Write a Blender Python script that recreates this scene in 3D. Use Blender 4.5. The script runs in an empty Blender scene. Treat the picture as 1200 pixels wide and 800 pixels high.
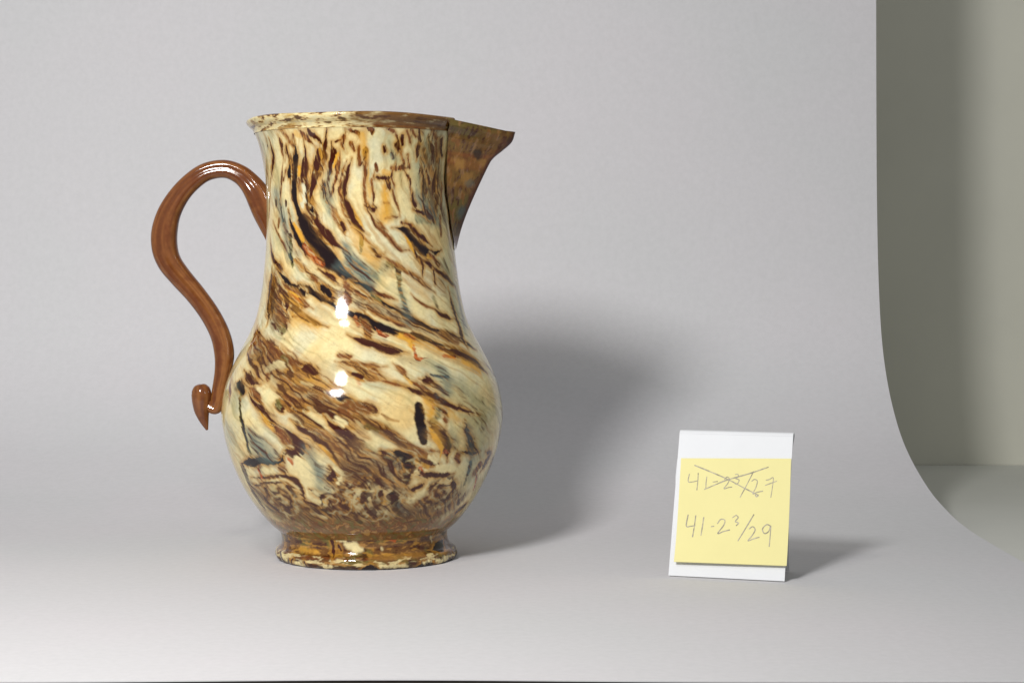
import bpy, bmesh, math, random
import numpy as np
from mathutils import Vector

# ------------------------------------------------------------------ camera, light, exposure
SC = bpy.context.scene
COL = SC.collection
F, HZ, H = 2250.0, 324.0, 0.1464          # focal length (px of a 1200 wide frame), horizon row, lens height (m)
D = 1.0                                    # lens to jug axis

cam = bpy.data.cameras.new('camera'); cam_o = bpy.data.objects.new('camera', cam); COL.objects.link(cam_o)
cam_o.location = (0, 0, H); cam_o.rotation_euler = (math.radians(90), 0, 0)
cam.sensor_width = 36.0; cam.lens = F / 1200 * 36; cam.shift_y = -(400 - HZ) / 1200
cam.clip_start = 0.01; cam.clip_end = 50
SC.camera = cam_o

w = bpy.data.worlds.new('World'); SC.world = w; w.use_nodes = True
w.node_tree.nodes['Background'].inputs[0].default_value = (0.93, 0.96, 1.0, 1)
w.node_tree.nodes['Background'].inputs[1].default_value = 0.29

def lamp(name, loc, target, size, power, color, spread=180):
    l = bpy.data.lights.new(name, 'AREA'); l.shape = 'DISK'; l.size = size; l.energy = power; l.color = color; l.spread = math.radians(spread)
    o = bpy.data.objects.new(name, l); COL.objects.link(o); o.location = loc
    o.rotation_euler = (Vector(target) - Vector(loc)).to_track_quat('-Z', 'Y').to_euler()
    return o
lamp('flood_lamp', (-0.325, 0.16, 0.545), (-0.16, 1.25, 0.10), 0.165, 5.45, (0.99, 0.985, 1.0), 142)
lamp('desk_lamp', (-0.185, 0.57, 0.445), (-0.12, 1.05, 0.05), 0.085, 0.56, (1.0, 0.95, 0.88))

SC.view_settings.view_transform = 'Standard'; SC.view_settings.look = 'None'
SC.view_settings.exposure = 0.0; SC.view_settings.gamma = 1.0
SC.view_settings.use_curve_mapping = False

# ------------------------------------------------------------------ helpers
def lin(c):
    c = np.asarray(c, float) / 255.0
    return np.where(c <= 0.04045, c / 12.92, ((c + 0.055) / 1.055) ** 2.4)

def link(name, me, mat=None, parent=None, smooth=True):
    o = bpy.data.objects.new(name, me); COL.objects.link(o)
    if mat: me.materials.append(mat)
    if parent: o.parent = parent
    if smooth:
        me.polygons.foreach_set('use_smooth', np.ones(len(me.polygons), bool))
    return o

def np_mesh(name, verts, quads):
    me = bpy.data.meshes.new(name)
    verts = np.asarray(verts, np.float32); quads = np.asarray(quads, np.int32)
    me.vertices.add(len(verts)); me.vertices.foreach_set('co', verts.ravel())
    n = len(quads); k = quads.shape[1]
    me.loops.add(n * k); me.loops.foreach_set('vertex_index', quads.ravel())
    me.polygons.add(n); me.polygons.foreach_set('loop_start', np.arange(0, n * k, k, dtype=np.int32))
    me.update(calc_edges=True); me.validate()
    return me

def grid_quads(nr, nc, wrap=False, base=0):
    r = np.arange(nr - 1)[:, None]; c = np.arange(nc if wrap else nc - 1)[None, :]
    c2 = (c + 1) % nc
    q = np.stack([r * nc + c, r * nc + c2, (r + 1) * nc + c2, (r + 1) * nc + c], -1).reshape(-1, 4)
    return q + base

def set_color(me, rgb):
    a = me.attributes.new('glaze', 'FLOAT_COLOR', 'POINT')
    rgba = np.ones((len(rgb), 4), np.float32); rgba[:, :3] = rgb
    a.data.foreach_set('color', rgba.ravel())

def tag(o, label, cat=None, kind=None):
    o['label'] = label
    if cat: o['category'] = cat
    if kind: o['kind'] = kind
    return o

def material(name):
    m = bpy.data.materials.new(name); m.use_nodes = True
    nt = m.node_tree
    return m, nt, nt.nodes['Principled BSDF']

def noise_node(nt, scale, detail=4, rough=0.6, vec=None):
    n = nt.nodes.new('ShaderNodeTexNoise'); n.inputs['Scale'].default_value = scale
    n.inputs['Detail'].default_value = detail; n.inputs['Roughness'].default_value = rough
    if vec is None:
        t = nt.nodes.new('ShaderNodeTexCoord'); vec = t.outputs['Object']
    nt.links.new(vec, n.inputs['Vector'])
    return n

def bump(nt, bsdf, height, strength, dist):
    b = nt.nodes.new('ShaderNodeBump'); b.inputs['Strength'].default_value = strength
    b.inputs['Distance'].default_value = dist
    nt.links.new(height, b.inputs['Height']); nt.links.new(b.outputs['Normal'], bsdf.inputs['Normal'])

def ramp2(nt, fac, c0, c1, p0=0.3, p1=0.7):
    r = nt.nodes.new('ShaderNodeValToRGB')
    r.color_ramp.elements[0].position = p0; r.color_ramp.elements[1].position = p1
    r.color_ramp.elements[0].color = (*c0, 1); r.color_ramp.elements[1].color = (*c1, 1)
    nt.links.new(fac, r.inputs['Fac'])
    return r

def simple_mat(name, c, rough=0.8, spread=0.06, scale=40, bstr=0.15, bdist=0.0005, spec=0.3):
    m, nt, b = material(name)
    n = noise_node(nt, scale)
    c = np.asarray(c, float)
    r = ramp2(nt, n.outputs['Fac'], c * (1 - spread), np.minimum(c * (1 + spread), 1))
    nt.links.new(r.outputs['Color'], b.inputs['Base Color'])
    b.inputs['Roughness'].default_value = rough; b.inputs['Specular IOR Level'].default_value = spec
    n2 = noise_node(nt, scale * 14, 3)
    bump(nt, b, n2.outputs['Fac'], bstr, bdist)
    return m

# ------------------------------------------------------------------ materials
def paper_mat():
    m, nt, b = material('backdrop_paper')
    n1 = noise_node(nt, 260, 3, 0.7); n2 = noise_node(nt, 7, 2, 0.5)
    r1 = ramp2(nt, n1.outputs['Fac'], (0.642, 0.630, 0.630), (0.680, 0.666, 0.668), 0.3, 0.7)
    r2 = ramp2(nt, n2.outputs['Fac'], (0.975, 0.985, 0.98), (1.0, 0.99, 0.995), 0.35, 0.65)
    mx = nt.nodes.new('ShaderNodeVectorMath'); mx.operation = 'MULTIPLY'
    nt.links.new(r1.outputs['Color'], mx.inputs[0]); nt.links.new(r2.outputs['Color'], mx.inputs[1])
    nt.links.new(mx.outputs[0], b.inputs['Base Color'])
    b.inputs['Roughness'].default_value = 0.85; b.inputs['Specular IOR Level'].default_value = 0.2
    n3 = noise_node(nt, 14, 3, 0.5)
    bump(nt, b, n3.outputs['Fac'], 0.10, 0.004)
    return m
m_paper = paper_mat()
m_wall = simple_mat('wall_paint', (0.71, 0.695, 0.585), 0.85, 0.04, 6)
m_table = simple_mat('table_laminate', (0.66, 0.66, 0.60), 0.6, 0.03, 8)
m_edge = simple_mat('table_edge', (0.20, 0.075, 0.065), 0.6, 0.1, 30)
m_floor = simple_mat('floor_carpet', (0.06, 0.035, 0.03), 0.9, 0.2, 60)
m_card = simple_mat('white_card', (0.74, 0.75, 0.755), 0.7, 0.015, 50, 0.1, 0.0002)
m_note = simple_mat('yellow_note', (0.79, 0.72, 0.33), 0.75, 0.02, 40, 0.1, 0.0002)
m_pencil = simple_mat('pencil_graphite', (0.37, 0.335, 0.26), 0.6, 0.45, 420)

def glaze_mat(name, rough=0.09):
    m, nt, b = material(name)
    a = nt.nodes.new('ShaderNodeAttribute'); a.attribute_name = 'glaze'
    n = noise_node(nt, 420, 5, 0.65)
    mr = nt.nodes.new('ShaderNodeMapRange'); mr.inputs[1].default_value = 0.3; mr.inputs[2].default_value = 0.7
    mr.inputs[3].default_value = 0.86; mr.inputs[4].default_value = 1.10
    nt.links.new(n.outputs['Fac'], mr.inputs[0])
    mx = nt.nodes.new('ShaderNodeVectorMath'); mx.operation = 'SCALE'
    nt.links.new(a.outputs['Color'], mx.inputs[0]); nt.links.new(mr.outputs[0], mx.inputs['Scale'])
    nt.links.new(mx.outputs[0], b.inputs['Base Color'])
    b.inputs['Roughness'].default_value = rough; b.inputs['IOR'].default_value = 1.52
    n2 = noise_node(nt, 75, 3, 0.5)
    bump(nt, b, n2.outputs['Fac'], 0.16, 0.0012)
    return m
m_glaze = glaze_mat('agate_glaze')
m_strap = glaze_mat('strap_glaze', 0.085)


# ------------------------------------------------------------------ setting
XE = 0.2615                                # right edge of the paper
prof = [(0.6920, 0.0), (0.80, 0.0), (0.95, 0.0), (1.06, 0.0005), (1.115, 0.002), (1.16, 0.006), (1.206, 0.013), (1.26, 0.027),
        (1.30, 0.044), (1.335, 0.070), (1.358, 0.102), (1.370, 0.145), (1.376, 0.20), (1.378, 0.26), (1.379, 0.34), (1.380, 0.46), (1.38, 0.60)]
def catmull(P, n):
    P = np.asarray(P, float); out = []
    Q = np.vstack([2 * P[0] - P[1], P, 2 * P[-1] - P[-2]])
    for i in range(1, len(Q) - 2):
        p0, p1, p2, p3 = Q[i - 1:i + 3]
        for t in np.linspace(0, 1, n, endpoint=False):
            out.append(0.5 * (2 * p1 + (p2 - p0) * t + (2 * p0 - 5 * p1 + 4 * p2 - p3) * t * t + (3 * p1 - p0 - 3 * p2 + p3) * t ** 3))
    out.append(P[-1]); return np.array(out)
pp = catmull(prof, 7)
xs = np.linspace(-0.62, XE, 60)
V = []
for (dd, zz) in pp:
    for x in xs:
        k = max(0.0, 1 - (dd - 0.6920) / 0.05)
        yb = dd + k * 0.0044 * math.exp(-((x + 0.045) / 0.085) ** 2)     # front edge bows back a little
        wob = 0.0011 * math.sin(x * 9 + 1) * min(1, max(0, (dd - 1.1) / 0.2))
        V.append((x, yb + wob, zz + 0.0005))
me = np_mesh('backdrop', V, grid_quads(len(pp), len(xs)))
backdrop = tag(link('backdrop', me, m_paper), 'pale grey paper backdrop sweeping up behind the jug and card', None, 'structure')
def sheet(o, th, off):
    s_ = o.modifiers.new('thickness', 'SOLIDIFY'); s_.thickness = th; s_.offset = off
    e_ = o.modifiers.new('crisp_edges', 'EDGE_SPLIT'); e_.split_angle = math.radians(40)
sheet(backdrop, 0.0004, -1)

def box_bm(bm, x0, x1, y0, y1, z0, z1):
    vs = [bm.verts.new(p) for p in ((x0,y0,z0),(x1,y0,z0),(x1,y1,z0),(x0,y1,z0),(x0,y0,z1),(x1,y0,z1),(x1,y1,z1),(x0,y1,z1))]
    for f in ((0,3,2,1),(4,5,6,7),(0,1,5,4),(1,2,6,5),(2,3,7,6),(3,0,4,7)): bm.faces.new([vs[i] for i in f])
def box_obj(name, dims, mat, parent=None, bev=0.0):
    bm = bmesh.new(); box_bm(bm, *dims)
    if bev: bmesh.ops.bevel(bm, geom=bm.edges[:], offset=bev, segments=2, affect='EDGES')
    me = bpy.data.meshes.new(name); bm.to_mesh(me); bm.free()
    return link(name, me, mat, parent, False)

YW = 1.68                                  # wall; the table falls very slightly away to it
ZT = H - (545 - HZ) * YW / F
bm = bmesh.new()
a = [(-1.2, 0.7025, -0.002), (1.3, 0.7025, -0.002), (1.3, 1.05, -0.002), (1.3, YW, ZT), (-1.2, YW, ZT), (-1.2, 1.05, -0.002)]
top = [bm.verts.new(p) for p in a]; low = [bm.verts.new((p[0], p[1], -0.035)) for p in a]
bm.faces.new([top[0], top[1], top[2], top[5]]); bm.faces.new([top[5], top[2], top[3], top[4]])
bm.faces.new([low[5], low[2], low[1], low[0]]); bm.faces.new([low[4], low[3], low[2], low[5]])
for i in range(6):
    j = (i + 1) % 6; bm.faces.new([top[i], low[i], low[j], top[j]])
bmesh.ops.recalc_face_normals(bm, faces=bm.faces[:])
me = bpy.data.meshes.new('table_top'); bm.to_mesh(me); bm.free()
table = tag(link('table_top', me, m_table, None, False), 'pale table top under and beside the paper backdrop', None, 'structure')
edge = box_obj('table_edge', (-1.2, 1.3, 0.698, 0.702, -0.036, -0.004), m_edge, table)
wall = tag(box_obj('wall', (-2.2, 2.4, YW + 0.001, YW + 0.1, -0.74, 2.2), m_wall), 'olive grey wall behind the paper backdrop', None, 'structure')
floor = tag(box_obj('floor', (-2.2, 2.4, -2.5, YW + 0.1, -0.80, -0.745), m_floor), 'dark floor below the table', None, 'structure')

# ------------------------------------------------------------------ jug: shape
X0 = (427 - 600) / F                       # foot centre
LEAN = -0.0119
def zpx(y): return (653.5 - y) / F
# silhouette rows of the photograph -> radius (px)
SIL = [(619.5,98.5),(617,101.5),(614,105),(610,109.5),(600,118.5),(590,126),(580,133),(560,144),(540,152.5),(520,159),(500,163),(485,164.8),(470,163.5),
       (450,159.5),(430,151.5),(410,141.5),(390,130.8),(370,122.5),(340,116),(300,111),(270,109.2),(240,108.6),(215,109.2),(200,110.8),
       (190,112.4),(180,114.4),(170,117),(163,119.3),(158,121.5)]
SP = catmull(SIL, 8)
zz_out = zpx(SP[:, 0]); rr_out = SP[:, 1] / F
def Rz(z): return np.interp(z, zz_out, rr_out)
Z0, Z1 = zz_out[0], zz_out[-1]

# perlin noise -------------------------------------------------
rng = np.random.RandomState(7)
PERM = rng.permutation(512); GR = rng.rand(512) * 2 * np.pi
GX, GY = np.cos(GR), np.sin(GR)
def perlin(x, y, seed=0):
    xi = np.floor(x).astype(int); yi = np.floor(y).astype(int); fx = x - xi; fy = y - yi
    u = fx ** 3 * (fx * (fx * 6 - 15) + 10); v = fy ** 3 * (fy * (fy * 6 - 15) + 10)
    def g(ix, iy, dx, dy):
        h = PERM[(PERM[(ix + seed * 37) & 511] + iy * 3 + seed * 91) & 511]
        return GX[h] * dx + GY[h] * dy
    a = g(xi, yi, fx, fy); b = g(xi + 1, yi, fx - 1, fy); c = g(xi, yi + 1, fx, fy - 1); d = g(xi + 1, yi + 1, fx - 1, fy - 1)
    return ((a * (1 - u) + b * u) * (1 - v) + (c * (1 - u) + d * u) * v) * 1.5
def fbm(x, y, seed=0, oct=3, gain=0.55):
    s = 0; a = 1; f = 1; t = 0
    for k in range(oct):
        s = s + a * perlin(x * f, y * f, seed + k); t += a; a *= gain; f *= 2.03
    return s / t
def sstep(a, b, x):
    t = np.clip((x - a) / (b - a), 0, 1); return t * t * (3 - 2 * t)

# slip colours (sRGB) -------------------------------------------
PAL = {k: lin(v) for k, v in dict(K=(26,11,11), D=(62,24,11), M=(118,67,27), T=(116,84,48), N=(104,72,36), L=(172,126,62), O=(212,156,54), R=(176,82,26),
       B=(84,100,94), G=(122,130,100), V=(104,96,44), C=(222,205,150), W=(208,202,166)).items()}

def px_to_surf(x, y):
    """photo row/column of a point on the jug's front -> (angle*130, 653.5 - z*F)"""
    th = 0.0; z = zpx(y)
    for _ in range(8):
        R = float(Rz(z)); d = D - R * math.cos(th)
        z = H - (y - HZ) * d / F
        R = float(Rz(z)); xc = X0 + LEAN * z
        s = ((x - 600) * d / F - xc) / R
        th = math.asin(max(-0.975, min(0.975, s)))
    return th * 130.0, 653.5 - z * F

# strokes: (colour, [(x, y, width) ...], options)  -- a record of the slip marbling, in photo pixels
S = []
def st(c, *pts, a=1.0, soft=None, n=1.0, halo=None): S.append((c, pts, a, soft, n, halo))
def soft(c, a, *pts, s=0.5, n=1.5): S.append((c, pts, a, s, n, False))
exec(r'''
# broad tints first
soft('G',.45,(488,160,16),(492,200,22),(498,240,30)); soft('B',.4,(505,170,14),(512,215,14),(508,255,16))
soft('V',.35,(512,160,16),(516,220,14),(515,262,20)); soft('V',.35,(540,470,40),(560,500,34),(565,530,26)); soft('G',.4,(500,300,20),(525,330,20),(535,370,18))
soft('G',.4,(455,160,14),(458,185,16)); soft('B',.22,(390,205,10),(384,230,12),(390,255,12)); soft('B',.28,(325,225,10),(331,245,12),(336,285,8))
soft('B',.28,(360,290,10),(348,300,10)); soft('O',.4,(350,372,16),(366,378,12)); soft('O',.3,(372,352,10),(380,372,12)); soft('O',.35,(416,275,12),(424,290,14),(430,305,10))
soft('O',.3,(480,318,12),(500,345,14)); soft('T',.4,(470,420,8),(500,425,10)); soft('O',.22,(450,440,16),(480,470,20),(470,495,20))
soft('G',.4,(505,425,10),(522,440,12),(524,458,12)); soft('G',.35,(545,455,14),(560,480,20))
# neck top flecks
soft('T',.6,(302,158,8),(308,180,9),(313,203,9)); soft('V',.5,(309,170,5),(314,195,5))
st('D',(317,168,2.5),(321,184,3.5),(319,203,3)); st('M',(326,160,3),(330,170,4),(332,184,3)); soft('L',.7,(338,164,6),(334,188,5))
st('M',(328,150,4),(336,161,4),(344,172,3)); st('M',(343,158,2.5),(344,171,2)); st('O',(347,156,8),(352,160,5),a=.6,soft=2)
st('D',(361,149,3),(364,155,5),(371,162,3.5),(379,172,2)); st('M',(352,154,5),(359,161,3),(366,170,2.5)); st('D',(330,150,3),(322,146,2))
st('M',(430,147,2.5),(436,152,5),(438,160,2),halo=0); st('M',(406,152,2),(417,156,3),(420,161,1.6)); st('M',(404,157,5),(401,168,4),(405,177,2))
st('D',(451,172,2.5),(452,177,3)); st('D',(466,169,3.5),(468,177,3.5)); st('B',(459,181,4),(460,185,3),a=.7); st('M',(452,149,4),(462,155,2.5),(467,163,2))
st('D',(473,159,3),(472,169,2.5)); st('M',(477,153,2.5),(481,166,2.5)); st('D',(491,167,3.5),(490,178,4.5),(489,186,2)); st('D',(492,150,2.5),(493,165,2.5))
st('M',(470,178,2.5),(474,192,2.5)); st('M',(412,168,3),(416,177,2.5)); st('M',(420,173,2.5),(421,192,4)); st('M',(428,177,3.5),(428,193,2.5))
soft('O',.5,(425,158,7),(428,182,6)); st('M',(439,193,3),(442,200,3),halo=0); st('M',(460,196,3),(476,197,2)); st('M',(482,152,2.5),(488,160,2)); st('M',(497,176,3),(500,190,3)); st('D',(503,160,2.5),(506,176,2.5)); st('M',(478,180,2.5),(480,196,2.5))
st('M',(505,150,4),(512,163,3)); st('M',(511,170,4),(513,190,3)); st('D',(517,165,3),(518,182,3))
# neck
st('K',(346,171,8),(347,188,11),(345,205,9),(344.5,222,7.5),(347,240,4.5),(352,253,5.5),(357,262,12),(364,274,15),(376,293,17),(388,306,14),(400,317,9.5),(412,327,5.5),(427,336,3))
st('K',(340,188,3),(339,205,4),(339.5,212,1.5)); st('D',(336,172,2),(340,188,2.5))
st('K',(339,251,3.5),(342,265,4),(348,277,4.5),(356,288,5),(363,297,6),(373,304,7)); st('O',(345,261,4),(350,271,5.5),(356,282,4),halo=0,soft=1.2)
st('R',(357,288,5),(366,300,7),(378,310,6),a=.8,soft=2)
st('D',(357,167,2),(358,180,3.5),(358,194,7),(356,206,8.5),(358,220,7),(361,232,8),(365,245,7.5),(371,258,6),(376,267,6.5),(384,275,6.5),(391,282,5.5),(398,289,4),(405,295,2))
st('K',(358,215,5),(362,235,5),(367,250,4)); st('O',(351,196,5.5),(350.5,210,4.5)); st('M',(350,211,3),(351,224,2.5)); st('W',(354,218,4),(357,232,5),(355,240,4),halo=0)
st('D',(382,149,2.5),(381.5,165,3.5),(380,176,3),(378,188,4.5),(374,195,9),(370,208,8),(366,222,7),(364,236,6)); st('D',(373,178,5),(371,195,8)); st('O',(374,176,4),(377,184,3),a=.6)
st('D',(389,171,3.5),(390,182,6),(388,196,4.5),(386.5,206,2)); st('O',(397,178,4),(393,191,4.5),(391,197,3)); st('M',(393,167,2.5),(400,164,2))
st('M',(398,182,3.5),(396,200,3),(393,215,2.6),(390,225,3),(386,231,5)); st('D',(380,218,3),(380,226,3)); soft('G',.7,(379,228,6),(384,238,7),(386,246,4))
st('M',(387,240,3.5),(391,250,4),(397,260,5),(402,268,4)); soft('L',.8,(392,246,7),(400,262,7)); st('D',(401,263,4),(404,269,3))
st('D',(410,192,5.5),(407,204,4),(404,219,3),(402.5,232,4),(406,240,5),(412,250,7),(416,258,8),(421,266,7),(428,272,3)); st('O',(414,244,3),(420,256,4),(426,266,3),a=.8)
st('M',(404,194,2.2),(400,206,2.2),(398.5,218,2),(400,236,2),(403,246,2.2),(408,256,3))
st('M',(428,188,3),(427,205,2.6),(426,220,2.4),(427,232,2.6),(430,243,3),(434,251,2.5)); st('O',(431,195,3),(430,212,3),(432,225,6),(433,232,5),a=.55)
st('M',(438,203,2.4),(434.5,215,2.2),(437.5,228,2.4),(437,237,3.5)); st('D',(432,244,4),(438,246,4.5))
st('M',(434,251,2.6),(440,262,3),(448,271,3),(456,279,3),(464,287,3.5),(470,291,4.5),(477,293,3)); st('M',(442,255,3),(448,263,2.6),(453,269,2.2))
soft('O',.9,(450,218,6),(452,228,8),(453,240,11),(452,251,15)); st('D',(455.5,215,4.5),(455,219,4.5)); st('D',(441,207.5,2.5),(452,209.5,3))
st('M',(462,196,3),(460,205,2.6),(461,216,2.6),(461.5,228,2.4),(464,238,2.6),(467,248,3)); st('M',(449,238,1.8),(456,238,2),a=.6); st('M',(452,255,1.8),(466,254,1.8),a=.6); st('O',(450,202,6),(456,204,6),a=.6)
st('D',(483,225,3),(485,236,4),(490,245,4)); st('D',(494,192,2.5),(496,215,3.5),(497,242,3.5)); soft('M',.75,(507,212,9),(508,228,11)); st('M',(474,200,2),(480,212,2),(481,230,2))
st('M',(502,193,2.5),(507,205,3),(514,212,3)); st('D',(513,232,3),(511,246,3)); st('G',(489,256,8),(501,258,8),a=.7,soft=2)
st('K',(522,186,2.4),(521.5,210,2.6),(524,240,2.4),(527,262,3),(531,282,4)); st('M',(516,255,3),(517,275,3))
# shoulder left
st('M',(322,263,2),(327,276,2.4),(333,287,2.4),(338,296,2)); st('V',(340,276,4),(341.5,295,5.5),(343,307,5),(343.5,314,2),halo=0,soft=1); st('K',(341.5,297,2),(343,308,2.5),halo=0)
st('G',(328,234,3),(331,252,4),(334,262,2.5),halo=0,soft=1); st('K',(329,240,1.5),(333,260,2),halo=0); st('D',(324,236,2.5),(324,240,2.5)); st('D',(335,236,3),(335,241,2.5),halo=0)
st('M',(331,196,2),(329.5,215,2),(329,235,2)); st('M',(335,200,2),(332,212,1.6)); st('L',(318,195,3),(317,225,3),(316,255,3)); st('M',(328,258,3),(327,266,2)); st('M',(333,264,2),(336,272,2))
st('D',(317.5,283,2.5),(319,299,3.5),(324,307,3.5),(330,316,5),(333.5,321,2.5)); soft('M',.85,(322,322,8),(324,345,14),(329,362,16),(334,377,14))
st('K',(319,318,5),(318,335,9),(317,352,11),(316,366,8),(315,374,3)); st('D',(327,333,5),(329,350,5),(327,362,5),halo=0); st('L',(323,345,2),(323,362,3),a=.7); st('D',(330,368,5),(326,372,4),(333,378,4),(337,386,3),halo=0)
st('V',(326,378,9),(332,388,8),a=.8,soft=2); st('L',(333,352,2.5),(337,362,3),a=.9,halo=0); st('C',(331,354,2),(338,364,2),a=.7)
st('K',(327,319,3),(333,326,4.5),(340,334,4.5),(347,338,5),(352,337.5,7),(359,340,6),(367,343,4.5),(376,348,4.5),(386,352,4.5),(391,357,3.5),(396,367,2)); st('K',(352,342,5),(356,344,4))
st('M',(333,335,7),(345,349,11),(354,356,9),(363,359.5,4)); st('R',(340,342,3),(352,352,4),a=.8); st('O',(334,338,2),(346,345,2.5),(354,349,2),halo=0)
st('D',(331,349,3),(340,357,4.5),(348,364,5),(357,371,4.5),(368,377,4.5),(380,382,3.5)); st('M',(344,371,2.5),(356,371,3))
st('L',(347,305,7),(355,314,7),(363,320,6),(371,328,4),soft=1.5); st('D',(376,317,2),(388,325,4.5),(396,331,2)); soft('T',.85,(362,322,6),(378,334,13),(392,341,12),(402,346,8))
st('M',(362,322,2),(368,328,3),(374,334,3)); st('K',(375,335,3),(384,342,4.5),(389,349,4)); st('C',(376,326,2),(386,333,2.5),(396,338,2),a=.8,halo=0)
# middle: blue drips
soft('B',.95,(404,292,5),(408,300,7),(414,309,12),(426,321,13),(433,334,10)); soft('B',.5,(396,312,8),(412,312,12),(440,318,10)); soft('G',.5,(440,322,12),(452,312,12))
st('V',(455,308,6),(465,312,7),(468,325,4.5),(469,340,4.5),(473,352,5),(476,365,6),(479,377,5),halo=0,soft=1.5,a=.85); st('B',(474,355,3),(478,372,4),halo=0,soft=1.5)
st('D',(434,288,3.5),(438,294,3.5),(442,300,3.5),(449,298,3)); st('M',(449,300,2.2),(458,306,2.4),(470,313,2.8),(478,318,2.4),(490,325,2.4),(501,333,2.8)); st('V',(422,276,3),(424,289,4.5),(423.5,297,3),halo=0,soft=1)
st('M',(414,268,2),(424,277,2.5),(433,287,2)); st('K',(464.5,267,5),(474,269,6.5),(482,276,9),(488,287,12),(497,293,9),(505,298,6),(515,294,5)); st('D',(478,262,3),(488,272,3.5),(496,279,3.5),(504,286,3)); st('M',(470,260,2),(482,264,2))
st('D',(485,291,5),(491,301,3.6),(500,308,3.2),(509,315,3.2),(520,323,3.2),(532,334,3.2)); st('D',(493.5,302,3.5),(496,312,2.5),(495.5,323,2.2)); st('O',(474,277,3),(481,287,4),(487,298,3)); st('O',(502,301,5),(505,303,4),a=.7)
st('M',(505,299,4),(515,311,3)); st('D',(508,317,2.4),(510,331,2.4)); st('M',(472,315,2.2),(485,325,2.4),(495,333,2.4),(507,340,2.4)); soft('L',.6,(514,328,8),(522,340,8)); st('V',(520,305,6),(526,318,6),a=.6,soft=2)
# tan band under the drips, long dark line
soft('T',.75,(408,340,14),(430,357,18),(456,369,16),(482,379,13),(510,390,10),(532,398,8)); st('M',(403,328,4),(407,340,7),(406.5,352,6),(404,360,3.5))
st('K',(414,330,2.5),(424,334,3.5),(433,341,5),(438,346,6),(447,353,3.2),(458,359,2.6),(470,368,2.2),(481,373,3),(490,378,4),(500,383,3.4),(512,387,2.8),(525,391,2.8),(536,396,3.2),(546,402,3.4),(556,408,3.4))
st('K',(404,363,3.5),(410,367,7.5),(422,373,9),(432,377,10),(444,382,7),(458,386,6),(470,390,4.6),(485,394,4),(498,398,4),(510,402,4),(522,407,4.5),(535,411,5.5),(548,418,6),(560,425,6))
st('V',(436,345,6),(446,352,4),a=.7,halo=0); st('M',(413,341,2.4),(425,347,3.4),(434,351,2.4)); st('M',(440,344,2.4),(455,348,2.4),(463,351,2)); st('L',(412,336,4),(424,340,5),(432,346,3)); st('C',(414,344,3),(428,353,3.5),a=.6); st('C',(432,366,3),(455,378,3),(480,388,2),a=.75); st('M',(430,360,2),(452,372,2.4),(476,382,2.4)); st('C',(438,357,3),(452,363,3),a=.5)
st('M',(424,376,6),(430,386,6),(430.5,398,4)); st('R',(416,372,4),(421,382,3),a=.7); st('R',(441,384,3.5),(448,392,4.5),(457,394,3.5)); st('O',(470,393,7),(479,398,7),(484,410,4),soft=2); st('R',(476,392,4),(485,396,4),a=.8); st('R',(483,402,3.4),(487,414,3.4),(489,420,3.6),(500,420,2.2))
st('D',(413,395.5,4),(425,400,5),(440,404,5),(455,409.5,5.5),(465,411,5.5),(473,412.5,4.5)); st('R',(508,402,5),(517,408,6),(530,412,6),(547,419,5),(560,428,5)); st('D',(519,408,4),(535,413,5.5),(548,419,5.5),(560,427,7),(569,435,6)); st('R',(520,417,4),(534,418,3.5)); soft('O',.9,(544,424,5),(556,431,7),(563,437,5))
st('D',(527,343,2.6),(532,364,3.4),(538,382,3.6),(541,394,5),(546,404,6)); st('D',(509,362,2.4),(518,369,3.6),(529,374,3.4)); st('M',(484,346,2),(495,355,2),(508,362,2)); soft('B',.5,(536,340,8),(541,365,7),(545,388,7)); st('V',(508,348,5),(512,358,6),a=.6,soft=2); st('M',(520,392,6),(535,400,6),a=.7)
# belly left mottles
st('M',(301,384,4),(299,396,6),(292,408,6)); st('D',(302,385,4),(306,395,3),(314,402,3.5),(322,410,4.6),(332,417,5.6),(340,423,6),(352,428,5),(362,434,5),(369,439,4))
soft('M',.9,(296,408,12),(310,412,16),(326,424,16),(344,440,24),(358,455,34),(370,466,30),(380,474,18)); soft('L',.6,(300,420,14),(318,440,18),(332,455,20))
st('O',(338,448,10),(352,446,6),(366,444,5),a=.7,soft=3); st('R',(337,442,5),(342,447,5),a=.7); st('V',(332,418,6),(337,428,5),a=.7)
st('C',(274,426,8),(284,423,11),(292,426,10),(297,436,5),halo=0); st('C',(316,431,9),(326,428,10),(334,433,6),halo=0); st('C',(314,460,6),(320,466,8),(322,474,5),halo=0); st('C',(320,444,6),(326,452,5),halo=0,a=.8); st('C',(352,460,4),(366,465,6),halo=0,a=.8); st('C',(355,448,3),(366,452,3),halo=0,a=.7); st('C',(299,420,4),(309,428,4),halo=0,a=.9); st('C',(306,410,4),(309,415,4),a=.6)
st('K',(277,449,3),(281,451,7),(284,457,6),(282,464,3)); st('D',(287,436,4),(293,444,5.5),(303,450,4)); st('D',(291,416,3),(297,427,3.4),(300,436,3.4),(306,445,3.4)); st('D',(304,420,5),(308,424,4)); st('D',(327,438,3),(336,437,3)); st('D',(341,436,5),(343,439,4)); st('D',(331,452,4),(334,456,4)); st('M',(290,455,8),(298,462,6),(306,470,6)); st('M',(313,440,3),(314,446,2.5)); st('M',(333,462,6),(340,474,8),(346,482,7))
st('M',(345,453,3),(358,458,3)); st('M',(344,468,5),(356,474,7),(368,478,6)); st('D',(326,474,4),(331,480,4)); st('D',(347,478,4),(352,480,3)); st('V',(325,470,4),(328,478,5),a=.8)
st('M',(270,446,2),(269,460,3),(268,470,1.5)); soft('G',.4,(275,455,8),(277,480,8))
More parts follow.
